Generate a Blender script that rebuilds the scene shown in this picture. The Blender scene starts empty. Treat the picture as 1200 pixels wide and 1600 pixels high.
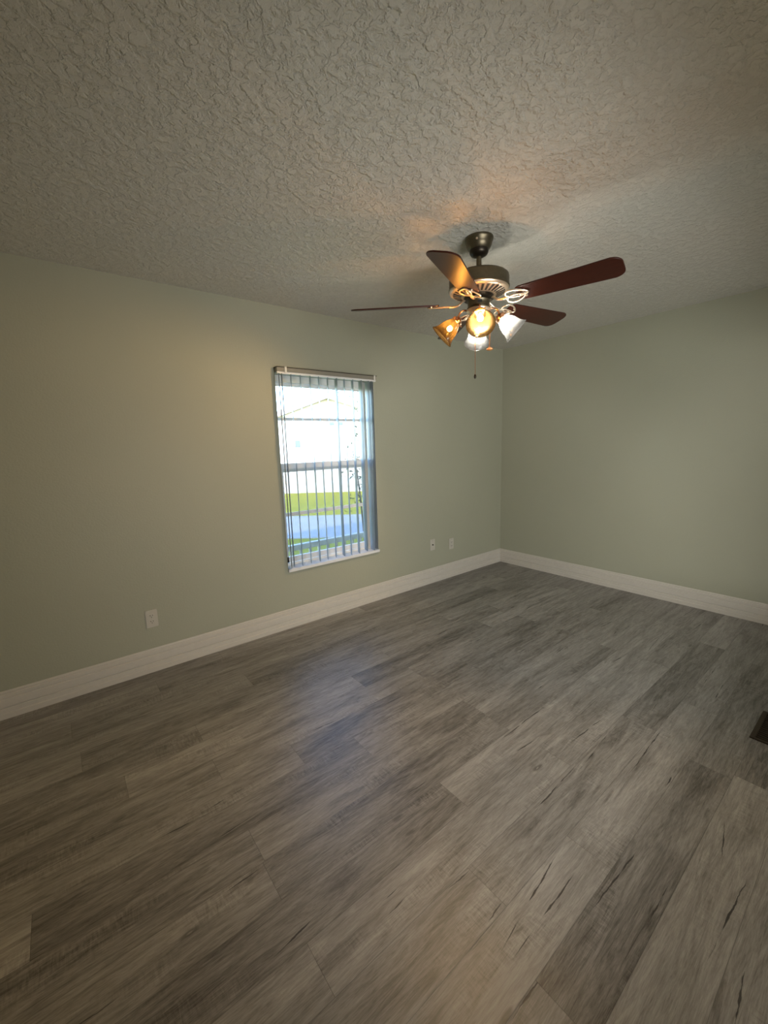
import bpy, bmesh, math, random
from mathutils import Vector, Matrix
random.seed(11)
SC = bpy.context.scene
COL = SC.collection
PI = math.pi

# ------------------------------------------------------------------ camera
CAM = Vector((-4.0703, -2.9435, 1.4235))
YAW, PITCH, ROLL, FPX = map(float, (math.radians(38.1027), math.radians(-9.18998), math.radians(-1.74255), 643.145))
_f = Vector((math.sin(YAW)*math.cos(PITCH), math.cos(YAW)*math.cos(PITCH), math.sin(PITCH)))
_r = Vector((math.cos(YAW), -math.sin(YAW), 0)); _u = _r.cross(_f)
_R = math.cos(ROLL)*_r + math.sin(ROLL)*_u
_U = -math.sin(ROLL)*_r + math.cos(ROLL)*_u
cd = bpy.data.cameras.new('camera'); co = bpy.data.objects.new('camera', cd); COL.objects.link(co)
co.matrix_world = Matrix(((_R.x, _U.x, -_f.x, CAM.x), (_R.y, _U.y, -_f.y, CAM.y), (_R.z, _U.z, -_f.z, CAM.z), (0, 0, 0, 1)))
cd.sensor_fit = 'VERTICAL'; cd.sensor_height = 36.0; cd.lens = 36.0*FPX/1600.0
cd.clip_start = 0.02; cd.clip_end = 300
SC.camera = co

# ------------------------------------------------------------------ view, world, sun, added fill light
SC.view_settings.view_transform = 'Standard'
SC.view_settings.look = 'None'
SC.view_settings.exposure = 0.42
SC.view_settings.gamma = 1.0
SC.view_settings.use_curve_mapping = False
SKY_STRENGTH = 1.4
SUN_STRENGTH = 4.0
FILL_POWER = 66.0
BULB_WARM = 3400.0
BULB_COOL = 1800.0

w = bpy.data.worlds.new('sky'); SC.world = w; w.use_nodes = True
nt = w.node_tree; nt.nodes.clear()
wo = nt.nodes.new('ShaderNodeOutputWorld'); bg = nt.nodes.new('ShaderNodeBackground'); sky = nt.nodes.new('ShaderNodeTexSky')
sky.sky_type = 'NISHITA'; sky.sun_disc = False; sky.ozone_density = 4.0; sky.dust_density = .3
SUN_FROM = Vector((-0.45, -0.80, 0.58)).normalized()
sky.sun_elevation = math.asin(SUN_FROM.z); sky.sun_rotation = math.atan2(SUN_FROM.x, SUN_FROM.y)
bg.inputs['Strength'].default_value = SKY_STRENGTH
nt.links.new(sky.outputs[0], bg.inputs['Color']); nt.links.new(bg.outputs[0], wo.inputs[0])

sl = bpy.data.lights.new('sun', 'SUN'); sl.energy = SUN_STRENGTH; sl.angle = 0.01; sl.color = (1, .88, .74)
so = bpy.data.objects.new('sun', sl); COL.objects.link(so); so.rotation_euler = SUN_FROM.to_track_quat('Z', 'Y').to_euler()

def area(name, loc, direction, sx, sy, power, color, portal=False):
    l = bpy.data.lights.new(name, 'AREA'); l.shape = 'RECTANGLE'; l.size = sx; l.size_y = sy; l.energy = power; l.color = color
    o = bpy.data.objects.new(name, l); COL.objects.link(o); o.location = loc
    o.rotation_euler = Vector(direction).to_track_quat('-Z', 'Y').to_euler()
    if portal: l.cycles.is_portal = True
    return o
# added fill light in a made-up space, shining through the rear opening
area('rear_fill_light', (-3.0, -4.3, 1.0), (.42, .9, .03), 1.9, 1.0, FILL_POWER, (1.0, .985, .95))
area('window_portal', (-2.296, 0.17, 1.22), (0, -1, 0), 0.86, 1.48, 1, (1, 1, 1), portal=True)

# ------------------------------------------------------------------ material helpers
class NB:
    def __init__(s, name):
        s.m = bpy.data.materials.new(name); s.m.use_nodes = True; s.t = s.m.node_tree; s.t.nodes.clear()
        s.out = s.t.nodes.new('ShaderNodeOutputMaterial')
    def n(s, typ, ins=None, **kw):
        nd = s.t.nodes.new(typ)
        for k, v in kw.items(): setattr(nd, k, v)
        for k, v in (ins or {}).items():
            if isinstance(v, bpy.types.NodeSocket): s.t.links.new(v, nd.inputs[k])
            else: nd.inputs[k].default_value = v
        return nd
    def math(s, op, a, b=0.0, c=0.0, clamp=False):
        nd = s.n('ShaderNodeMath', {0: a, 1: b, 2: c}, operation=op); nd.use_clamp = clamp
        return nd.outputs[0]
    def mix(s, f, a, b, blend='MIX'):
        nd = s.t.nodes.new('ShaderNodeMix'); nd.data_type = 'RGBA'; nd.blend_type = blend
        for i, v in ((0, f), (6, a), (7, b)):
            if isinstance(v, bpy.types.NodeSocket): s.t.links.new(v, nd.inputs[i])
            else: nd.inputs[i].default_value = v if i == 0 else (*v, 1) if len(v) == 3 else v
        return nd.outputs[2]
    def ramp(s, f, lo, hi):
        nd = s.n('ShaderNodeMapRange', {0: f, 1: lo, 2: hi, 3: 0.0, 4: 1.0}); nd.interpolation_type = 'SMOOTHSTEP'
        return nd.outputs[0]
    def noise(s, vec, scale, detail=2, rough=.5, dist=0.0):
        return s.n('ShaderNodeTexNoise', {'Vector': vec, 'Scale': scale, 'Detail': detail, 'Roughness': rough, 'Distortion': dist}).outputs[0]
    def bump(s, h, dist, strength=1.0):
        return s.n('ShaderNodeBump', {'Height': h, 'Distance': dist, 'Strength': strength}).outputs[0]
    def principled(s, color, rough=.5, metal=0.0, normal=None, **kw):
        p = s.t.nodes.new('ShaderNodeBsdfPrincipled')
        def put(k, v):
            if isinstance(v, bpy.types.NodeSocket): s.t.links.new(v, p.inputs[k])
            else: p.inputs[k].default_value = v
        put('Base Color', color if isinstance(color, bpy.types.NodeSocket) else (*color, 1))
        put('Roughness', rough); put('Metallic', metal)
        if normal is not None: put('Normal', normal)
        for k, v in kw.items(): put(k.replace('_', ' '), v)
        s.t.links.new(p.outputs[0], s.out.inputs[0]); return p
    def obj(s): return s.n('ShaderNodeTexCoord').outputs['Object']
    def scale(s, vec, xyz):
        return s.n('ShaderNodeVectorMath', {0: vec, 1: xyz}, operation='MULTIPLY').outputs[0]

def simple(name, color, rough=.5, metal=0.0, var=.08, vscale=30.0, **kw):
    b = NB(name); nz = b.noise(b.obj(), vscale, 3)
    c = b.mix(nz, tuple(x*(1-var) for x in color), tuple(min(1, x*(1+var)) for x in color))
    b.principled(c, rough, metal, **kw); return b.m

M = {}
# wall paint with faint roller stipple
b = NB('sage_paint'); o = b.obj()
n1 = b.noise(o, 1.3, 3); n2 = b.noise(o, 95.0, 3); n3 = b.noise(o, 16.0, 2)
b.principled(b.mix(n1, (.345, .350, .265), (.385, .390, .300)), .55, normal=b.bump(b.math('ADD', n2, b.math('MULTIPLY', n3, .8)), .0016, .7)); M['wall'] = b.m
# skip-trowel ceiling: flat plateaus with torn edges over a lower coat
b = NB('trowelled_ceiling'); o = b.obj()
wv = b.noise(o, 7.0, 2)
def lips(scale, det, shift, mid_, off):
    # plateaus with a crisp torn lip on the trailing side of the trowel stroke and a feathered leading side
    a = b.noise(o, scale, det, .56, .3)
    a_ = b.noise(b.n('ShaderNodeVectorMath', {0: o, 1: off}, operation='ADD').outputs[0], scale, det, .56, .3)
    m_ = b.ramp(b.math('SUBTRACT', a_, a), -.01, .06)
    wd_ = b.math('ADD', .20, b.math('MULTIPLY', m_, -.165))
    t_ = b.math('ADD', b.math('DIVIDE', b.math('SUBTRACT', a, mid_), wd_), .5, clamp=True)
    return b.ramp(t_, 0.0, 1.0)
pl = lips(30.0, 4, 0, .50, (.0055, .0021, 0)); pl2 = lips(58.0, 3, 0, .53, (.0031, .0012, 0))
fine = b.noise(o, 180.0, 2)
h = b.math('ADD', b.math('ADD', pl, b.math('MULTIPLY', pl2, .45)), b.math('ADD', b.math('MULTIPLY', fine, .12), b.math('MULTIPLY', wv, .3)))
b.principled(b.mix(pl, (.63, .615, .555), (.655, .64, .58)), .8, normal=b.bump(h, .0030, 1.0)); M['ceiling'] = b.m
M['trim'] = simple('painted_trim', (.58, .55, .49), .38, var=.05)
M['white'] = simple('white_window_paint', (.82, .82, .80), .35, var=.03)
M['sill'] = simple('white_marble_sill', (.80, .80, .79), .18, var=.08, vscale=9)
M['plate'] = simple('ivory_plate', (.50, .485, .42), .35, var=.03)
M['slot'] = simple('dark_slot', (.012, .010, .008), .6)
M['screw'] = simple('screw_metal', (.45, .43, .38), .35, .8)
M['headrail'] = simple('headrail_grey', (.25, .235, .19), .5, var=.05)
M['clip'] = simple('clear_clip', (.75, .74, .68), .3)
M['bronze'] = simple('antique_bronze', (.135, .115, .075), .38, .85, var=.2, vscale=60)
M['dark_bronze'] = simple('dark_bronze', (.035, .028, .02), .35, .7, var=.2)
M['polished'] = simple('polished_antique_metal', (.72, .60, .46), .34, .75, var=.1)
M['copper'] = simple('copper_tube', (.70, .40, .24), .25, 1.0, var=.1)
M['vent_brown'] = simple('brown_register', (.035, .022, .012), .4, .3)
M['concrete'] = simple('pale_concrete', (.50, .48, .46), .9, var=.12, vscale=3)
M['siding_trim'] = simple('roof_edge_board', (.52, .42, .40), .7)
M['roof'] = simple('roof_shingle', (.30, .27, .26), .9, var=.2, vscale=12)
M['bark'] = simple('bark', (.16, .13, .11), .9, var=.3)
M['leaf'] = simple('leaf', (.07, .10, .055), .6, var=.4, vscale=9)
M['grey_vent'] = simple('grey_louvre', (.13, .15, .16), .7)
M['wood_pull'] = simple('orange_wood', (.62, .28, .09), .4, var=.15)

# blade wood
b = NB('cherry_blade'); o = b.obj()
g = b.noise(b.scale(o, (3.0, 42.0, 3.0)), 4.0, 4, .6, .6)
b.principled(b.mix(g, (.015, .0028, .0016), (.064, .012, .0045)), .34, Specular_IOR_Level=.35); M['blade'] = b.m

# lamp glass: mostly lets the bulb through, a little of it scatters; marbled clouds
def glass(name, tint, scat, amount):
    b = NB(name); o = b.obj()
    cl = b.noise(o, 38.0, 3, .6, 1.5)
    tr = b.n('ShaderNodeBsdfTransparent', {0: (*tint, 1)})
    tl = b.n('ShaderNodeBsdfTranslucent', {0: (*scat, 1)}); df = b.n('ShaderNodeBsdfDiffuse', {0: (*scat, 1)})
    gl = b.n('ShaderNodeBsdfGlossy', {0: (1, 1, 1, 1), 'Roughness': .18})
    s1 = b.n('ShaderNodeMixShader', {0: .5, 1: tl.outputs[0], 2: df.outputs[0]})
    s2 = b.n('ShaderNodeMixShader', {0: b.math('MULTIPLY', b.math('ADD', cl, .5), amount), 1: tr.outputs[0], 2: s1.outputs[0]})
    s3 = b.n('ShaderNodeMixShader', {0: .03, 1: s2.outputs[0], 2: gl.outputs[0]})
    b.t.links.new(s3.outputs[0], b.out.inputs[0]); return b.m
M['amber_glass'] = glass('amber_marbled_glass', (.97, .76, .44), (.0150, .0115, .0062), .76)
M['white_glass'] = glass('white_marbled_glass', (.94, .94, .92), (.060, .060, .058), .66)
def emit(name, col, st):
    b = NB(name); e = b.n('ShaderNodeEmission', {0: (*col, 1), 1: st}); b.t.links.new(e.outputs[0], b.out.inputs[0]); return b.m
M['bulb_warm'] = emit('warm_bulb', (1.0, .63, .27), BULB_WARM)
M['bulb_cool'] = emit('daylight_bulb', (1.0, .95, .86), BULB_COOL)

# window glass and insect screen
b = NB('pane_glass'); tr = b.n('ShaderNodeBsdfTransparent', {0: (.96, .98, .98, 1)}); gl = b.n('ShaderNodeBsdfGlossy', {'Roughness': .02})
mx = b.n('ShaderNodeMixShader', {0: .05, 1: tr.outputs[0], 2: gl.outputs[0]}); b.t.links.new(mx.outputs[0], b.out.inputs[0]); M['pane'] = b.m
b = NB('insect_mesh'); tr = b.n('ShaderNodeBsdfTransparent', {0: (1, 1, 1, 1)}); df = b.n('ShaderNodeBsdfDiffuse', {0: (.10, .09, .08, 1)})
mx = b.n('ShaderNodeMixShader', {0: .35, 1: tr.outputs[0], 2: df.outputs[0]}); b.t.links.new(mx.outputs[0], b.out.inputs[0]); M['screen'] = b.m
b = NB('vinyl_vane'); n = b.noise(b.scale(b.obj(), (60, 60, 2)), 3.0, 3)
c = b.mix(n, (.32, .38, .44), (.40, .46, .52))
df = b.n('ShaderNodeBsdfPrincipled', {'Base Color': c, 'Roughness': .4}); tl = b.n('ShaderNodeBsdfTranslucent', {0: c})
mx = b.n('ShaderNodeMixShader', {0: .08, 1: df.outputs[0], 2: tl.outputs[0]}); b.t.links.new(mx.outputs[0], b.out.inputs[0]); M['vane'] = b.m

# neighbour's siding, lawn, road
b = NB('white_siding'); o = b.obj(); wvn = b.n('ShaderNodeTexWave', {'Vector': o, 'Scale': 5.0, 'Distortion': 0.0})
wvn.bands_direction = 'X'
b.principled(b.mix(b.ramp(wvn.outputs['Fac'], .0, .12), (.50, .46, .43), (.66, .61, .57)), .6); M['siding'] = b.m
b = NB('grass'); o = b.obj(); n1 = b.noise(o, 2.2, 4); n2 = b.noise(o, 30.0, 3)
c = b.mix(n1, (.40, .37, .02), (.62, .50, .05)); c = b.mix(b.math('MULTIPLY', n2, .6), c, (.26, .29, .02))
b.principled(c, .9, normal=b.bump(n2, .03)); M['grass'] = b.m

# vinyl plank floor
b = NB('grey_vinyl_plank')
uv = b.n('ShaderNodeUVMap', uv_map='grain').outputs[0]; lo = b.n('ShaderNodeUVMap', uv_map='local').outputs[0]
tone = b.n('ShaderNodeAttribute', attribute_name='tone').outputs['Fac']
big = b.noise(b.scale(uv, (1.3, 7.0, 1)), 1.0, 3, .5, 1.2)
mid = b.noise(b.scale(uv, (3.5, 34.0, 1)), 1.0, 6, .72, 1.6)
fib = b.noise(b.scale(uv, (22.0, 330.0, 1)), 1.0, 5, .7, .4)
saw = b.noise(b.scale(uv, (120.0, 22.0, 1)), 1.0, 3, .6, .8)
sawm = b.ramp(b.noise(b.scale(uv, (2.4, 8.0, 1)), 1.0, 2), .50, .68)
v = b.math('ADD', b.math('MULTIPLY', big, .50), b.math('ADD', b.math('MULTIPLY', mid, .80), b.math('MULTIPLY', fib, .62)))
v = b.math('ADD', v, b.math('MULTIPLY', b.math('SUBTRACT', tone, .5), .18))
v = b.math('ADD', v, b.math('MULTIPLY', b.math('MULTIPLY', b.math('SUBTRACT', saw, .5), sawm), .55))
v = b.n('ShaderNodeMapRange', {0: v, 1: .68, 2: 1.27, 3: 0.0, 4: 1.0}).outputs[0]
c = b.mix(v, (.060, .053, .045), (.40, .383, .358))
dk = b.ramp(b.noise(b.scale(uv, (2.2, 11.0, 1)), 1.0, 6, .68, 1.4), .55, .74)
c = b.mix(b.math('MULTIPLY', dk, .62), c, (.045, .035, .026))
# long dark checks
lsp = b.n('ShaderNodeSeparateXYZ', {0: lo})
wig = b.math('MULTIPLY', b.math('SUBTRACT', b.noise(b.scale(uv, (9.0, 0.7, 1)), 1.0, 4, .65), .5), .016)
crack = None
for at in ('check_a', 'check_b'):
    A = b.n('ShaderNodeAttribute', attribute_name=at); cs = b.n('ShaderNodeSeparateXYZ', {0: A.outputs['Vector']})
    t_ = b.math('DIVIDE', b.math('SUBTRACT', lsp.outputs[0], cs.outputs[1]), b.math('MAXIMUM', cs.outputs[2], .001))   # 0..1 along the check
    mid_ = b.math('ADD', b.math('ADD', cs.outputs[0], b.math('MULTIPLY', A.outputs['Alpha'], t_)), wig)
    env = b.math('MULTIPLY', b.math('MULTIPLY', t_, b.math('SUBTRACT', 1.0, t_)), 4.0)
    wd = b.math('MULTIPLY', env, b.math('MULTIPLY', b.ramp(b.noise(b.scale(uv, (14.0, .5, 1)), 1.0, 2), .30, .70), .0034))
    cl_ = b.math('MULTIPLY', b.ramp(b.math('SUBTRACT', wd, b.math('ABSOLUTE', b.math('SUBTRACT', lsp.outputs[1], mid_))), -.0004, .0012), b.math('GREATER_THAN', env, 0.0))
    crack = cl_ if crack is None else b.math('MAXIMUM', crack, cl_)
c = b.mix(b.math('MULTIPLY', crack, .9), c, (.012, .009, .007))
# knots
vo = b.n('ShaderNodeTexVoronoi', {'Vector': b.scale(uv, (1.6, 5.2, 1)), 'Scale': 1.0}, feature='F1')
dd = b.math('ADD', vo.outputs['Distance'], b.math('MULTIPLY', b.noise(b.scale(uv, (25, 60, 1)), 1.0, 2), .03))
kn = b.math('MULTIPLY', b.ramp(dd, .022, .036), b.math('SUBTRACT', 1.0, b.ramp(dd, .042, .075)))
c = b.mix(b.math('MULTIPLY', kn, .55), c, (.03, .024, .018))
# seams
sp = b.n('ShaderNodeSeparateXYZ', {0: lo})
W_PL, L_PL = .1555, 1.2192
ev = b.math('MINIMUM', sp.outputs[1], b.math('SUBTRACT', W_PL, sp.outputs[1]))
eu = b.math('MINIMUM', sp.outputs[0], b.math('SUBTRACT', L_PL, sp.outputs[0]))
seam = b.math('SUBTRACT', 1.0, b.ramp(b.math('MINIMUM', ev, eu), .0004, .0016))
c = b.mix(b.math('MULTIPLY', seam, .42), c, (.03, .025, .02))
hh = b.math('SUBTRACT', b.math('MULTIPLY', fib, .5), b.math('ADD', b.math('MULTIPLY', crack, .8), seam))
b.principled(c, b.math('ADD', .36, b.math('MULTIPLY', v, .06)), normal=b.bump(hh, .0006, .5), Specular_IOR_Level=.65); M['floor'] = b.m

# ------------------------------------------------------------------ mesh helpers
def link(name, bm, mat, parent=None, smooth=False):
    me = bpy.data.meshes.new(name); bmesh.ops.recalc_face_normals(bm, faces=bm.faces[:]); bm.to_mesh(me); bm.free()
    o = bpy.data.objects.new(name, me); COL.objects.link(o); me.materials.append(M[mat] if isinstance(mat, str) else mat)
    if smooth:
        for p in me.polygons: p.use_smooth = True
        try: me.set_sharp_from_angle(angle=math.radians(40))
        except Exception: pass
    if parent: o.parent = parent
    return o
def box(bm, a, c, bev=0.0):
    a, c = Vector(a), Vector(c)
    r = bmesh.ops.create_cube(bm, size=1.0); vs = r['verts']
    for v in vs: v.co = Vector([(a[i]+c[i])/2 + v.co[i]*abs(c[i]-a[i]) for i in range(3)])
    if bev: bmesh.ops.bevel(bm, geom=list({e for v in vs for e in v.link_edges}), offset=bev, segments=2, affect='EDGES')
def lathe(bm, prof, n=48, mtx=Matrix(), close=False):
    rings = []
    for r, z in prof:
        if r < 1e-6: rings.append([bm.verts.new(mtx @ Vector((0, 0, z)))])
        else: rings.append([bm.verts.new(mtx @ Vector((r*math.cos(2*PI*k/n), r*math.sin(2*PI*k/n), z))) for k in range(n)])
    prs = list(zip(rings, rings[1:])) + ([(rings[-1], rings[0])] if close else [])
    for A, B in prs:
        for k in range(n):
            k2 = (k+1) % n
            f = [A[k % len(A)], A[k2 % len(A)], B[k2 % len(B)], B[k % len(B)]]
            u = []
            for v in f:
                if v not in u: u.append(v)
            if len(u) > 2:
                try: bm.faces.new(u)
                except ValueError: pass
def tube(bm, pts, r, n=10, closed=False, flat=1.0, up=Vector((0, 0, 1))):
    pts = [Vector(p) for p in pts]; rings = []; N = len(pts)
    for i, p in enumerate(pts):
        a = pts[(i-1) % N] if (closed or i) else p; c = pts[(i+1) % N] if (closed or i < N-1) else p
        t = (c-a).normalized(); s = t.cross(up)
        if s.length < 1e-4: s = t.cross(Vector((1, 0, 0)))
        s.normalize(); q = s.cross(t)
        rr = r[i] if isinstance(r, (list, tuple)) else r
        rings.append([bm.verts.new(p + s*rr*math.cos(2*PI*k/n) + q*rr*flat*math.sin(2*PI*k/n)) for k in range(n)])
    for i in range(N if closed else N-1):
        A, B = rings[i], rings[(i+1) % N]
        for k in range(n): bm.faces.new([A[k], A[(k+1) % n], B[(k+1) % n], B[k]])
    if not closed: bm.faces.new(rings[0]); bm.faces.new(rings[-1])
def spline(ctrl, m=8):
    P = [Vector(p) for p in ctrl]; P = [2*P[0]-P[1]] + P + [2*P[-1]-P[-2]]; out = []
    for i in range(1, len(P)-2):
        for k in range(m):
            t = k/m; a, b_, c, d = P[i-1:i+3]
            out.append(.5*((2*b_) + (c-a)*t + (2*a-5*b_+4*c-d)*t*t + (-a+3*b_-3*c+d)*t**3))
    out.append(P[-2]); return out
def outline_prism(bm, pts, z0, z1, mtx=Matrix()):
    A = [bm.verts.new(mtx @ Vector((x, y, z0))) for x, y in pts]; B = [bm.verts.new(mtx @ Vector((x, y, z1))) for x, y in pts]
    bm.faces.new(A[::-1]); bm.faces.new(B)
    for i in range(len(pts)):
        j = (i+1) % len(pts); bm.faces.new([A[i], A[j], B[j], B[i]])
def struct(name, bm, mat, label=None, cat=None):
    o = link(name, bm, mat); o['kind'] = 'structure'
    o['label'] = label; o['category'] = cat
    return o
def thing(name, label, cat, loc=(0, 0, 0), rz=0.0, group=None):
    o = bpy.data.objects.new(name, None); COL.objects.link(o); o.empty_display_size = .05
    o.location = loc; o.rotation_euler = (0, 0, rz); o['label'] = label; o['category'] = cat
    if group: o['group'] = group
    return o

# ------------------------------------------------------------------ the room
X0, YB, H = -4.55, -3.05, 2.44
WX0, WX1, WZ0, WZ1, WT = -2.739, -1.853, .462, 1.975, .16
DX0, DX1, DZ = -3.4, -1.0, 1.80  # DX0, DX1, DZ: rear opening, made up to admit the fill light

# floor: one mesh, a face per plank
bm = bmesh.new(); uvg = bm.loops.layers.uv.new('grain'); uvl = bm.loops.layers.uv.new('local'); tn = bm.faces.layers.float.new('tone'); ca = bm.faces.layers.float_color.new('check_a'); cb = bm.faces.layers.float_color.new('check_b')
CHECKS = [(-2.467, -2.766, -2.869, -2.746), (-2.275, -2.661, -2.47, -2.696), (-2.69, -2.611, -2.873, -2.611), (-2.572, -2.505, -2.99, -2.488), (-2.826, -2.298, -3.28, -2.38), (-1.87, -2.333, -2.294, -2.344), (-2.118, -2.461, -2.276, -2.482), (-3.144, -2.175, -3.255, -2.167), (-3.144, -2.303, -3.225, -2.309), (-2.082, -1.861, -2.587, -1.865), (-3.558, -1.952, -3.763, -1.979), (-3.5, -1.33, -3.871, -1.352), (-3.687, -1.708, -3.814, -1.712), (-3.204, -2.48, -3.366, -2.476), (-0.985, -2.337, -1.34, -2.347), (-0.666, -1.957, -1.22, -2.025), (-3.473, -0.367, -3.836, -0.417)]
known = {0: -3.668, 1: -4.004, 2: -3.67, 4: -3.085, 5: -3.67, 6: -2.458, 7: -2.96, 8: -3.67, 9: -3.144, 10: -1.56}
tones = {}
k = -6
while True:
    y1 = -.763 - W_PL*k; y0 = y1 - W_PL
    if y1 < YB - 2.2: break
    xs = known.get(k, random.uniform(-4.0, -2.8)); xs -= L_PL*math.ceil((xs - X0)/L_PL)
    while xs < 0:
        a, c = max(xs, X0), min(xs + L_PL, 0.0); d0, d1 = max(y0, YB-2.1), min(y1, 0.0)
        if c > a and d1 > d0:
            f = bm.faces.new([bm.verts.new(p) for p in ((a, d0, 0), (c, d0, 0), (c, d1, 0), (a, d1, 0))])
            mine = []
            for (ax_, ay_, bx_, by_) in CHECKS:
                if xs <= (ax_+bx_)/2 < xs+L_PL and y0 <= (ay_+by_)/2 < y1:
                    (ua, va_), (ub, vb_) = sorted(((ax_-xs, ay_-y0), (bx_-xs, by_-y0)))
                    va_, vb_ = [min(W_PL-.006, max(.006, q_)) for q_ in (va_, vb_)]
                    mine.append((va_, ua, ub-ua, vb_-va_))
            while len(mine) < 2:
                if random.random() < .38: mine.append((.05, -5, .01, 0)); continue
                v0_ = random.uniform(.012, W_PL-.012); mine.append((v0_, random.uniform(0, .8), random.uniform(.12, .45), max(-v0_+.008, min(W_PL-.008-v0_, random.uniform(-.03, .03)))))
            f[ca], f[cb] = mine[0], mine[1]
            f[tn] = random.random(); ou, ov = random.uniform(0, 60), random.uniform(0, 60); fl = random.choice((-1, 1))
            for lp in f.loops:
                u, v = lp.vert.co.x - xs, lp.vert.co.y - y0
                lp[uvl].uv = (u, v); lp[uvg].uv = (ou + u*fl, ov + v)
        xs += L_PL
    k += 1
box(bm, (X0-.15, YB-2.1, -.12), (.15, .16, -.004))
struct('floor', bm, 'floor', 'grey brown wood-look vinyl plank floor of the empty room', 'floor')

bm = bmesh.new(); box(bm, (X0-.15, YB-2.1, H), (.15, WT, H+.12))
struct('ceiling', bm, 'ceiling', 'off-white ceiling with coarse trowelled texture', 'ceiling')
bm = bmesh.new()
box(bm, (X0, 0, 0), (WX0, WT, H)); box(bm, (WX1, 0, 0), (0, WT, H)); box(bm, (WX0, 0, 0), (WX1, WT, WZ0)); box(bm, (WX0, 0, WZ1), (WX1, WT, H))
struct('wall_left', bm, 'wall', 'long sage green wall with the window', 'wall')
bm = bmesh.new(); box(bm, (0, YB-2.1, 0), (.15, WT, H)); struct('wall_right', bm, 'wall', 'plain sage green wall right of the corner', 'wall')
bm = bmesh.new(); box(bm, (X0-.15, YB-2.1, 0), (X0, WT, H)); struct('wall_near', bm, 'wall', 'sage green wall at the left, outside the frame', 'wall')
bm = bmesh.new()
box(bm, (X0, YB-.12, 0), (DX0, YB, H)); box(bm, (DX1, YB-.12, 0), (0, YB, H)); box(bm, (DX0, YB-.12, DZ), (DX1, YB, H)); box(bm, (DX0, YB-.12, 0), (DX1, YB, .40))  # opening added and sized to let the fill light in
struct('wall_rear', bm, 'wall', 'sage green wall behind the camera with a wide opening added for the fill light', 'wall')
bm = bmesh.new(); box(bm, (X0, YB-2.22, 0), (0, YB-2.1, H)); struct('wall_behind_fill', bm, 'wall', 'unseen wall closing the added space behind the fill light', 'wall')  # unseen wall, added to close off the made-up space around the fill light

# baseboards: stepped profile (offset from wall, height)
BP = [(0, 0), (.018, 0), (.018, .030), (.0130, .035), (.0130, .058), (.0085, .062), (.0135, .067), (.0135, .108), (.0075, .114), (.0115, .119), (.0115, .136), (.0065, .141), (.0090, .146), (.006, .153), (.002, .156), (0, .156)]
def baseboard(name, a, c, nrm, label):
    bm = bmesh.new(); a, c, nrm = Vector(a), Vector(c), Vector(nrm)
    R = [[bm.verts.new(p + nrm*o_ + Vector((0, 0, z))) for o_, z in BP] for p in (a, c)]
    for i in range(len(BP)):
        j = (i+1) % len(BP); bm.faces.new([R[0][i], R[0][j], R[1][j], R[1][i]])
    bm.faces.new(R[0]); bm.faces.new(R[1]); struct(name, bm, 'trim', label, 'baseboard')
baseboard('baseboard_left', (X0, 0, 0), (0, 0, 0), (0, -1, 0), 'white moulded baseboard under the window wall')
baseboard('baseboard_right', (0, -.0005, 0), (0, YB, 0), (-1, 0, 0), 'white moulded baseboard along the right wall')
baseboard('baseboard_near', (X0, YB, 0), (X0, 0, 0), (1, 0, 0), 'white moulded baseboard at the far left')
baseboard('baseboard_rear', (X0, YB, 0), (0, YB, 0), (0, 1, 0), 'white moulded baseboard behind the camera')

# window: single hung, aluminium, in a plastered recess
wi = bpy.data.objects.new('window_1', None); COL.objects.link(wi); wi.location = (0, 0, 0); wi['kind'] = 'structure'
wi['label'] = 'white single hung window in the sage wall'; wi['category'] = 'window'
bm = bmesh.new()
box(bm, (WX0, .095, WZ0), (WX0+.03, .155, WZ1)); box(bm, (WX1-.03, .095, WZ0), (WX1, .155, WZ1))
box(bm, (WX0+.03, .095, WZ1-.05), (WX1-.03, .155, WZ1)); box(bm, (WX0+.03, .095, WZ0), (WX1-.03, .155, .50))
link('window_frame', bm, 'white', wi)
bm = bmesh.new()   # upper sash, further out
a, c = WX0+.03, WX1-.03
box(bm, (a, .130, 1.255), (a+.022, .150, WZ1-.05)); box(bm, (c-.022, .130, 1.255), (c, .150, WZ1-.05)); box(bm, (a, .130, 1.235), (c, .150, 1.275)); box(bm, (a, .130, WZ1-.075), (c, .150, WZ1-.05))
us = link('upper_sash', bm, 'white', wi)
bm = bmesh.new(); box(bm, (a+.022, .134, 1.640), (c-.022, .146, 1.662)); link('muntin', bm, 'white', us)
bm = bmesh.new(); box(bm, (a+.01, .139, 1.26), (c-.01, .142, WZ1-.06)); link('glass_pane', bm, 'pane', us)
bm = bmesh.new()   # lower sash, nearer the room
box(bm, (a, .100, .505), (a+.028, .124, 1.305)); box(bm, (c-.028, .100, .505), (c, .124, 1.305)); box(bm, (a, .098, 1.262), (c, .126, 1.305)); box(bm, (a, .100, .505), (c, .124, .548))
ls = link('lower_sash', bm, 'white', wi)
bm = bmesh.new(); box(bm, (a+.028, .106, .882), (c-.028, .118, .910)); link('muntin', bm, 'white', ls)
bm = bmesh.new(); box(bm, (a+.02, .111, .52), (c-.02, .114, 1.29)); link('glass_pane', bm, 'pane', ls)
bm = bmesh.new(); box(bm, (WX1-.16, .090, 1.300), (WX1-.10, .100, 1.318), .003); link('sash_latch', bm, 'clip', ls)
bm = bmesh.new(); box(bm, (a, .151, .51), (c, .1525, 1.25)); link('insect_screen', bm, 'screen', wi)
bm = bmesh.new(); box(bm, (WX0-.004, -.024, WZ0-.002), (WX1+.012, .0, .484), .003); box(bm, (WX0, -.001, WZ0), (WX1, .096, .484)); link('window_sill', bm, 'sill', wi)

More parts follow.
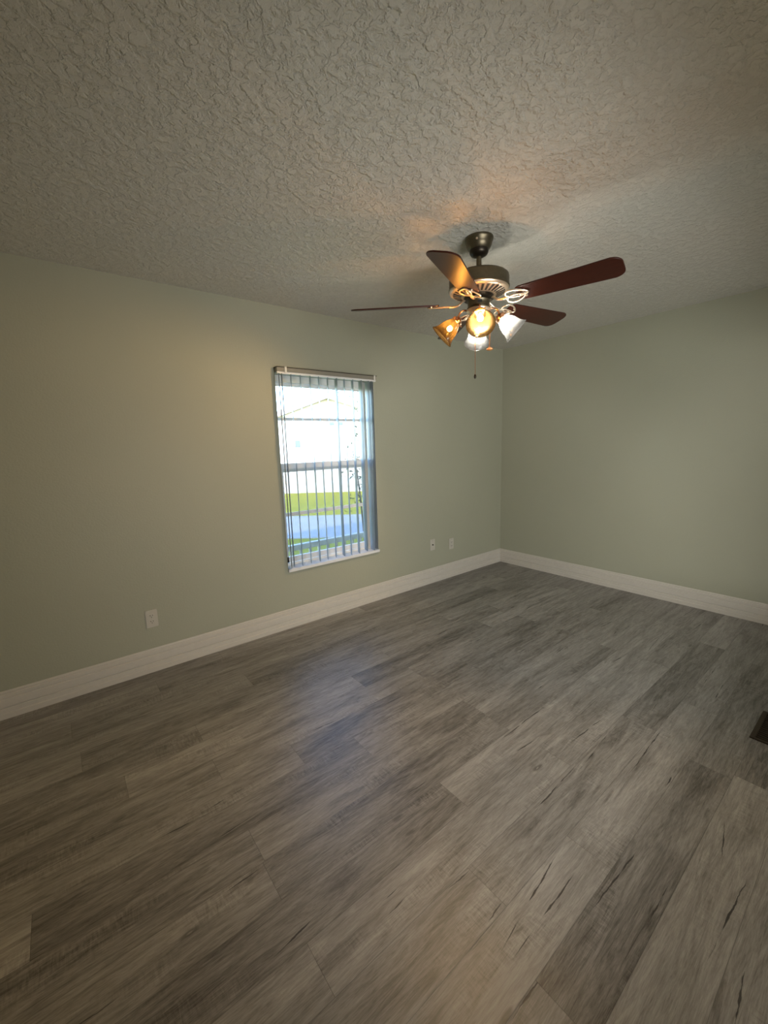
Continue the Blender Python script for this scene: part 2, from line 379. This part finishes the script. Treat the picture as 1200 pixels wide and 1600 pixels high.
# ------------------------------------------------------------------ vertical blind
vb = thing('vertical_blind', 'white vertical vane blind hanging open in front of the window', 'blind', (-2.296, -.045, 1.97))
bm = bmesh.new(); box(bm, (-.452, -.018, .004), (.446, .018, .034), .002)
link('headrail', bm, 'headrail', vb)
bm = bmesh.new(); box(bm, (-.452, -.020, .0345), (.452, .0435, .0375)); link('shadow_strip', bm, 'dark_bronze', vb)  # dark strip standing in for the shadow line above the headrail
for x in (-.385, .425):
    bm = bmesh.new(); box(bm, (x-.008, -.022, -.004), (x+.008, -.018, .042), .001); box(bm, (x-.008, -.022, .038), (x+.008, .044, .042)); link('bracket', bm, 'clip', vb)
bm = bmesh.new(); box(bm, (-.448, -.010, -.010), (.442, .010, .006)); link('carrier_track', bm, 'white', vb)
vx = [-2.728, -2.706, -2.634, -2.557, -2.477, -2.402, -2.323, -2.246, -2.168, -2.089, -2.010, -1.938, -1.905, -1.880]
va = [22, 21, 23, 24, 22, 26, 25, 17, 26, 22, 15, 10, 18, 32]
for i, (x, an) in enumerate(zip(vx, va)):
    bm = bmesh.new(); W2, zt, zb = .0425, -.012, -1.462 + random.uniform(-.006, .006)
    P = []
    for z in (zt, zb):
        for s in range(7):
            q = -1 + s/3; P.append((q*W2, .004*(1-q*q), z))
    V = [[bm.verts.new((x_, y_ + d, z_)) for (x_, y_, z_) in P] for d in (0, -.0012)]
    for s in range(6):
        bm.faces.new([V[0][s], V[0][s+1], V[0][s+8], V[0][s+7]]); bm.faces.new([V[1][s], V[1][s+7], V[1][s+8], V[1][s+1]])
        bm.faces.new([V[0][s], V[1][s], V[1][s+1], V[0][s+1]]); bm.faces.new([V[0][s+7], V[0][s+8], V[1][s+8], V[1][s+7]])
    for s in (0, 6): bm.faces.new([V[0][s], V[0][s+7], V[1][s+7], V[1][s]])
    o = link('vane', bm, 'vane', vb, True); o.location = (x + 2.296, 0, 0); o.rotation_euler = (0, 0, math.radians(90 - an))

# ------------------------------------------------------------------ wall plates
def plate(name, label, x, z, kind):
    t = thing(name, label, 'outlet' if kind == 'duplex' else 'wall plate', (x, 0, z))
    bm = bmesh.new(); box(bm, (-.0355, -.0065, -.058), (.0355, 0, .058), .003); link('cover_plate', bm, 'plate', t)
    def screw(z_):
        bm = bmesh.new(); lathe(bm, [(0, .0012), (.003, .001), (.0035, 0)], 12, Matrix.Translation((0, -.0065, z_)) @ Matrix.Rotation(PI/2, 4, 'X')); link('screw', bm, 'screw', t)
    if kind == 'duplex':
        screw(0)
        for s in (-.0195, .0195):
            bm = bmesh.new(); pts = [(.0165*math.cos(q)*1.02, max(-.0135, min(.0135, .0165*math.sin(q)))) for q in [2*PI*k/32 for k in range(32)]]
            outline_prism(bm, pts, 0, .0022, Matrix.Translation((0, -.0063, s)) @ Matrix.Rotation(PI/2, 4, 'X'))
            r = link('receptacle', bm, 'plate', t)
            bm = bmesh.new()
            for sx, h_ in ((-.0065, .0042), (.0065, .0035)): box(bm, (sx-.0015, -.0090, s+.0035-h_), (sx+.0015, -.0080, s+.0035+h_))
            lathe(bm, [(0, .001), (.0026, .001), (.0026, 0), (0, 0)], 12, Matrix.Translation((0, -.0080, s-.0075)) @ Matrix.Rotation(PI/2, 4, 'X'))
            link('socket_slots', bm, 'slot', r)
    elif kind == 'coax':
        screw(.042); screw(-.042)
        bm = bmesh.new(); lathe(bm, [(.0075, 0), (.0075, .003), (.0048, .003), (.0048, .010), (.0032, .010), (.0032, .004), (0, .004)], 16, Matrix.Translation((0, -.0065, 0)) @ Matrix.Rotation(PI/2, 4, 'X')); link('coaxial_jack', bm, 'dark_bronze', t)
    else:
        screw(.048); screw(-.048)
        bm = bmesh.new(); box(bm, (-.0165, -.0088, -.0335), (.0165, -.006, .0335), .001); r = link('rectangular_receptacle', bm, 'plate', t)
        for s in (-.019, .019):
            bm = bmesh.new()
            for sx in (-.0065, .0065): box(bm, (sx-.0015, -.0096, s-.004), (sx+.0015, -.0086, s+.004))
            box(bm, (-.0025, -.0096, s-.013), (.0025, -.0086, s-.009))
            link('socket_slots', bm, 'slot', r)
plate('wall_outlet', 'ivory duplex power outlet on the wall left of the window', -3.709, .358, 'duplex')
plate('cable_jack_plate', 'small ivory plate with one dark round jack, right of the window', -1.145, .401, 'coax')
plate('decorator_outlet', 'ivory outlet with a tall rectangular face, nearest the room corner', -.863, .364, 'decor')

# ------------------------------------------------------------------ floor register
fv = thing('floor_register', 'dark brown metal floor vent at the right edge of the planks', 'vent', (-1.497, -2.69, 0))
bm = bmesh.new()
hx, hy = .150, .075
box(bm, (-hx, -hy, 0), (hx, -hy+.02, .005), .0015); box(bm, (-hx, hy-.02, 0), (hx, hy, .005), .0015)
box(bm, (-hx, -hy+.02, 0), (-hx+.02, hy-.02, .005), .0015); box(bm, (hx-.02, -hy+.02, 0), (hx, hy-.02, .005), .0015)
link('frame', bm, 'vent_brown', fv)
bm = bmesh.new(); box(bm, (-hx+.015, -hy+.015, .0002), (hx-.015, hy-.015, .0008)); link('duct_opening', bm, 'slot', fv)
for i in range(14):
    bm = bmesh.new(); x = -hx+.02 + (i+.5)*(2*hx-.04)/14
    box(bm, (x-.003, -hy+.018, .0008), (x+.003, hy-.018, .0045)); link('louvre', bm, 'vent_brown', fv)

# ------------------------------------------------------------------ ceiling fan with four lamps
FX, FY = -2.26, -1.48
fan = thing('ceiling_fan', 'bronze ceiling fan with five cherry blades and four glass lamps', 'ceiling fan', (FX, FY, H))
def Z(z): return z - H
def fl(name, prof, mat, parent=None, n=56, mtx=Matrix()):
    bm = bmesh.new(); lathe(bm, [(r, Z(z)) for r, z in prof], n, mtx); return link(name, bm, mat, parent or fan, True)
fl('canopy', [(0, 2.44), (.070, 2.44), (.0715, 2.434), (.070, 2.427), (.066, 2.423), (.064, 2.408), (.056, 2.391), (.049, 2.384), (0, 2.384)], 'bronze')
fl('canopy_collar', [(.048, 2.384), (.047, 2.372), (.040, 2.361), (.028, 2.355), (.016, 2.353), (0, 2.353)], 'dark_bronze')
bm = bmesh.new(); lathe(bm, [(0, .004), (.005, .003), (.006, 0)], 12, Matrix.Rotation(math.radians(-150), 4, 'Z') @ Matrix.Translation((.065, 0, Z(2.414))) @ Matrix.Rotation(PI/2, 4, 'Y')); link('canopy_screw', bm, 'polished', fan, True)
fl('downrod', [(.0125, 2.36), (.0125, 2.255), (0, 2.255)], 'bronze', n=24)
fl('motor_housing', [(0, 2.272), (.022, 2.272), (.026, 2.266), (.110, 2.266), (.138, 2.262), (.148, 2.254), (.1505, 2.244), (.1505, 2.205), (.153, 2.203), (.153, 2.198), (.149, 2.194), (.146, 2.190)], 'bronze')
fl('vent_plate', [(.150, 2.1955), (.1475, 2.188), (.142, 2.183), (.136, 2.182), (.085, 2.166), (.078, 2.165), (0, 2.165)], 'polished')
bm = bmesh.new()
for k in range(30):
    mt = Matrix.Rotation(2*PI*k/30, 4, 'Z')
    P = [(.089, -.0042, 2.1668), (.131, -.0072, 2.1795), (.131, .0072, 2.1795), (.089, .0042, 2.1668)]
    A = [bm.verts.new(mt @ Vector((x, y, Z(z)-.0006))) for x, y, z in P]; B = [bm.verts.new(mt @ Vector((x, y, Z(z)+.003))) for x, y, z in P]
    bm.faces.new(A); bm.faces.new(B[::-1])
    for i in range(4): bm.faces.new([A[i], A[(i+1) % 4], B[(i+1) % 4], B[i]])
link('vent_slots', bm, 'slot', fan)
fl('flywheel', [(0, 2.167), (.074, 2.167), (.076, 2.162), (.076, 2.150), (.070, 2.146), (0, 2.146)], 'dark_bronze')
sh = fl('switch_housing', [(.056, 2.148), (.0585, 2.142), (.056, 2.136), (.0545, 2.118), (.056, 2.112), (.060, 2.109), (.057, 2.104)], 'bronze')
bm = bmesh.new(); box(bm, (-.011, -.003, -.006), (.011, .003, .006), .001); o = link('switch_slot', bm, 'slot', sh)
o.location = Vector((.0565*math.cos(math.radians(-135)), .0565*math.sin(math.radians(-135)), Z(2.128))); o.rotation_euler = (0, 0, math.radians(-135+90))
fl('light_fitter', [(.057, 2.105), (.062, 2.101), (.060, 2.092), (.050, 2.083), (.036, 2.076), (.020, 2.070), (.014, 2.060), (.010, 2.052), (0, 2.050)], 'polished')

# blades and their scrolled irons
BLZ = 2.128
OFF = -6.5
def blade_pts():
    r0, r1, w0, w1 = .205, .662, .054, .069; pts = []
    def arc(cx, cy, r, a0, a1, m=8): return [(cx + r*math.cos(math.radians(a0+(a1-a0)*i/m)), cy + r*math.sin(math.radians(a0+(a1-a0)*i/m))) for i in range(m+1)]
    pts += arc(r0+.022, -w0+.022, .022, 180, 270); pts += arc(r1-.042, -w1+.042, .042, 270, 360); pts += arc(r1-.042, w1-.042, .042, 0, 90); pts += arc(r0+.022, w0-.022, .022, 90, 180)
    return pts
PITCHB = math.radians(15)
def leaf_loop(cx, cy, L, Wd, ang, z):
    out = []
    for k in range(28):
        t = 2*PI*k/28; x = L*math.cos(t); y = Wd*math.sin(t)*(1 - .35*math.cos(t))
        out.append(Vector((cx + x*math.cos(ang) - y*math.sin(ang), cy + x*math.sin(ang) + y*math.cos(ang), z)))
    return out
for k in range(5):
    an = math.radians(OFF + 72*k + (0, -8, 0, -3, 0)[k])
    holder = Matrix.Rotation(an, 4, 'Z') @ Matrix.Translation((0, 0, Z(BLZ))) @ Matrix.Rotation(PITCHB, 4, 'X').inverted()
    bm = bmesh.new(); outline_prism(bm, blade_pts(), .0, .0065); bmesh.ops.bevel(bm, geom=[e for e in bm.edges if abs(e.verts[0].co.z-e.verts[1].co.z) < 1e-6], offset=.0015, segments=1, affect='EDGES')
    o = link('blade', bm, 'blade', fan); o.matrix_local = holder
    bm = bmesh.new()
    tube(bm, leaf_loop(.208, -.017, .054, .027, math.radians(14), -.005), .0046, 8, True, .7)
    tube(bm, leaf_loop(.198, .017, .050, .027, math.radians(-14), -.005), .0046, 8, True, .7)
    tube(bm, spline([(.155, 0, -.004), (.135, 0, -.006), (.108, 0, -.002), (.085, 0, .014), (.070, 0, .022)], 6), .0085, 10, False, .6)
    for bx, by in ((.245, -.022), (.245, .022), (.222, 0)):
        lathe(bm, [(0, -.009), (.004, -.008), (.0055, -.005), (.0055, .0)], 10, Matrix.Translation((bx, by, 0)))
    o = link('blade_iron', bm, 'polished', fan, True); o.matrix_local = holder

# four lamps on curved arms
SHADE = [(.0245, .000), (.0255, .008), (.031, .020), (.041, .037), (.0475, .055), (.0505, .072), (.0545, .088), (.062, .102), (.0695, .111)]
TILT = math.radians(42)
LAMPS = [(-138, 'amber_glass', 'bulb_warm'), (-48, 'white_glass', 'bulb_cool'), (42, 'white_glass', 'bulb_cool'), (132, 'amber_glass', 'bulb_warm')]
for deg, gm, bmn in LAMPS:
    rz = Matrix.Rotation(math.radians(deg), 4, 'Z')
    bm = bmesh.new()
    tube(bm, [rz @ p for p in spline([(.040, 0, Z(2.088)), (.054, 0, Z(2.098)), (.075, 0, Z(2.104)), (.094, 0, Z(2.094)), (.104, 0, Z(2.074)), (.108, 0, Z(2.058))], 6)], .0048, 10)
    arm = link('lamp_arm', bm, 'copper', fan, True)
    ax = rz @ Vector((math.cos(TILT), 0, -math.sin(TILT)))
    base = rz @ Vector((.104, 0, Z(2.060)))
    q = Vector((0, 0, 1)).rotation_difference(ax).to_matrix().to_4x4(); mt = Matrix.Translation(base) @ q
    bm = bmesh.new(); lathe(bm, [(0, -.012), (.012, -.012), (.020, -.004), (.0275, .002), (.0285, .016), (.0265, .017), (.0265, .004), (0, .004)], 28, mt)
    for s in range(3):
        d = Matrix.Rotation(2*PI*s/3, 4, 'Z'); lathe(bm, [(0, .038), (.003, .037), (.003, .027), (0, .027)], 8, mt @ d @ Matrix.Translation((0, 0, .011)) @ Matrix.Rotation(PI/2, 4, 'Y'))
    link('lamp_socket', bm, 'copper', arm, True)
    bm = bmesh.new(); sm = mt @ Matrix.Translation((0, 0, .006)); th = .0025
    lathe(bm, SHADE + [(r-th, z) for r, z in SHADE[::-1]], 48, sm, True)
    shd = link('lamp_shade', bm, gm, fan, True)
    shd['label'] = 'amber glowing glass shade' if gm.startswith('amber') else 'white glowing glass shade'
    bm = bmesh.new(); lathe(bm, [(0, .040), (.0065, .041), (.0100, .0440), (.0125, .0490), (.0133, .054), (.0120, .060), (.0078, .065), (0, .067)], 20, sm)
    link('light_bulb', bm, bmn, shd, True)
    bm = bmesh.new(); lathe(bm, [(0, .006), (.0100, .006), (.0100, .026), (.0088, .032), (.0082, .0405), (0, .0405)], 20, sm)
    link('bulb_base', bm, 'plate', shd, True)

# pull chains
for (dx, dy, z0, z1, knob) in ((-.013, .010, 2.075, 1.775, 'ball'), (.025, -.053, 2.105, 1.905, 'disc')):
    bm = bmesh.new(); tube(bm, [(dx, dy, Z(z0)), (dx, dy, Z(z1))], .0014, 6)
    zz = z0
    while zz > z1:
        bmesh.ops.create_icosphere(bm, subdivisions=1, radius=.0021, matrix=Matrix.Translation((dx, dy, Z(zz)))); zz -= .006
    ch = link('pull_chain', bm, 'copper', fan, True)
    if knob == 'ball':
        bm = bmesh.new(); lathe(bm, [(0, .012), (.003, .012), (.006, .006), (.0068, 0), (.006, -.005), (.0035, -.010), (0, -.011)], 16, Matrix.Translation((dx, dy, Z(z1)-.006)))
        link('pull_knob', bm, 'dark_bronze', ch, True)['label'] = 'small dark bell knob'
    else:
        bm = bmesh.new(); lathe(bm, [(0, .008), (.006, .007), (.015, .003), (.0165, 0), (.015, -.004), (.006, -.007), (0, -.008)], 20, Matrix.Translation((dx, dy, Z(z1)-.005)))
        link('pull_knob', bm, 'wood_pull', ch, True)['label'] = 'flat orange wooden knob'

# ------------------------------------------------------------------ outside the window
GZ = -.35
bm = bmesh.new(); box(bm, (-20, 1.0, GZ-.2), (60, 80, GZ)); struct('lawn', bm, 'grass', 'sunny yellow green lawn outside the window', 'lawn')
d = Vector((.79, -.62, 0)).normalized(); nrm = Vector((-.62, -.79, 0)).normalized()
def strip(c0, c1, z, name, mat, label, cat):
    # a paved band running parallel to the neighbour's front
    bm = bmesh.new(); P = []
    for s, t in ((-14, c0), (14, c0), (14, c1), (-14, c1)): P.append(Vector((1.0, 5.6, 0)) + d*s - nrm*t)
    A = [bm.verts.new((p.x, p.y, z-.05)) for p in P]; B = [bm.verts.new((p.x, p.y, z)) for p in P]
    bm.faces.new(A[::-1]); bm.faces.new(B)
    for i in range(4): bm.faces.new([A[i], A[(i+1) % 4], B[(i+1) % 4], B[i]])
    return struct(name, bm, mat, label, cat)
strip(-1.9, .75, GZ+.02, 'driveway', 'concrete', 'pale concrete driveway between the house and the lawn', 'driveway')
# roof over this house, so it throws its shade on the yard
bm = bmesh.new(); box(bm, (-9, -8, 2.62), (4, .55, 2.80)); struct('roof_slab', bm, 'roof', 'roof over the room', 'roof')

# neighbour's low gabled house
hc = Vector((4.41, 11.11, 0)); hm = Matrix(((d.x, -nrm.x, 0, hc.x), (d.y, -nrm.y, 0, hc.y), (0, 0, 1, GZ), (0, 0, 0, 1)))
hz = thing('neighbour_house', 'low white gabled house across the driveway, seen through the blind', 'house')
hz.matrix_world = hm
bm = bmesh.new(); gz, ez, hw = 3.62, 2.72, 2.7
pts = [(-hw, 0), (hw, 0), (hw, ez), (0, gz), (-hw, ez)]
outline_prism(bm, pts, 0, -12, Matrix.Rotation(PI/2, 4, 'X')); link('wall', bm, 'siding', hz)
bm = bmesh.new(); sl_ = (gz-ez)/hw
for s in (-1, 1):
    outline_prism(bm, [(0, gz), (s*(hw+.4), gz-sl_*(hw+.4)), (s*(hw+.4), gz-sl_*(hw+.4)+.16), (0, gz+.16)], .35, -12.3, Matrix.Rotation(PI/2, 4, 'X'))
link('roof', bm, 'roof', hz)
bm = bmesh.new()
for s in (-1, 1):
    outline_prism(bm, [(0, gz-.03), (s*(hw+.4), gz-sl_*(hw+.4)-.03), (s*(hw+.4), gz-sl_*(hw+.4)+.17), (0, gz+.17)], .38, .35, Matrix.Rotation(PI/2, 4, 'X'))
link('rake_board', bm, 'siding_trim', hz)
bm = bmesh.new(); box(bm, (-1.42, -.04, 1.80), (-1.18, 0, 2.06), .005); link('wall_vent', bm, 'grey_vent', hz)
for s in (.10, .44):
    bm = bmesh.new(); box(bm, (s-.075, -.05, 2.60), (s+.075, 0, 2.72), .005); link('gable_vent', bm, 'grey_vent', hz)

# white porch railing just outside
pr = thing('porch_railing', 'low white railing outside, at the foot of the window view', 'railing', (-1.3, 1.3, GZ))
bm = bmesh.new(); box(bm, (-1.7, -.03, .62), (2.4, .03, .685), .005); link('top_rail', bm, 'white', pr)
bm = bmesh.new(); box(bm, (-1.7, -.02, .08), (2.4, .02, .13), .004); link('bottom_rail', bm, 'white', pr)
for i in range(34):
    x = -1.64 + i*.12
    bm = bmesh.new(); box(bm, (x-.014, -.012, .13), (x+.014, .012, .62)); link('picket', bm, 'white', pr)
for x in (-1.7, .35, 2.4):
    bm = bmesh.new(); box(bm, (x-.03, -.031, 0), (x+.03, .031, .62)); link('post', bm, 'white', pr)

# loose shrub by the right side of the window
sb = thing('shrub', 'loose small-leaved shrub outside the right side of the window', 'shrub', (-.42, 2.2, GZ))
stems = [[(0, 0, 0), (-.03, .02, .7), (-.10, .0, 1.3), (-.16, .03, 1.75)], [(.02, .02, 0), (.06, .0, .8), (.03, .03, 1.6), (.06, 0, 2.3), (.02, 0, 2.8)], [(-.02, 0, 0), (.10, .05, .9), (.13, 0, 1.8), (.2, .05, 2.6)]]
tips = []
for st in stems:
    sp_ = spline(st, 8); bm = bmesh.new(); tube(bm, sp_, [.018*(1-.75*i/len(sp_)) for i in range(len(sp_))], 7); link('stem', bm, 'bark', sb, True)
    tips += sp_[len(sp_)//3:]
bm = bmesh.new()
for i in range(300):
    p = random.choice(tips) + Vector((random.gauss(-.03, .11), random.gauss(0, .12), random.gauss(0, .10)))
    L_ = random.uniform(.022, .04); m_ = Matrix.Translation(p) @ Matrix.Rotation(random.uniform(0, 6.3), 4, 'Z') @ Matrix.Rotation(random.uniform(-1, 1), 4, 'X') @ Matrix.Rotation(random.uniform(-1.2, 1.2), 4, 'Y')
    V = [bm.verts.new(m_ @ Vector(c_)) for c_ in ((-L_, 0, 0), (0, -L_*.42, .003), (L_, 0, -.004), (0, L_*.42, .003), (0, 0, -.006))]
    for j in range(4): bm.faces.new([V[j], V[(j+1) % 4], V[4]])
link('foliage', bm, 'leaf', sb)
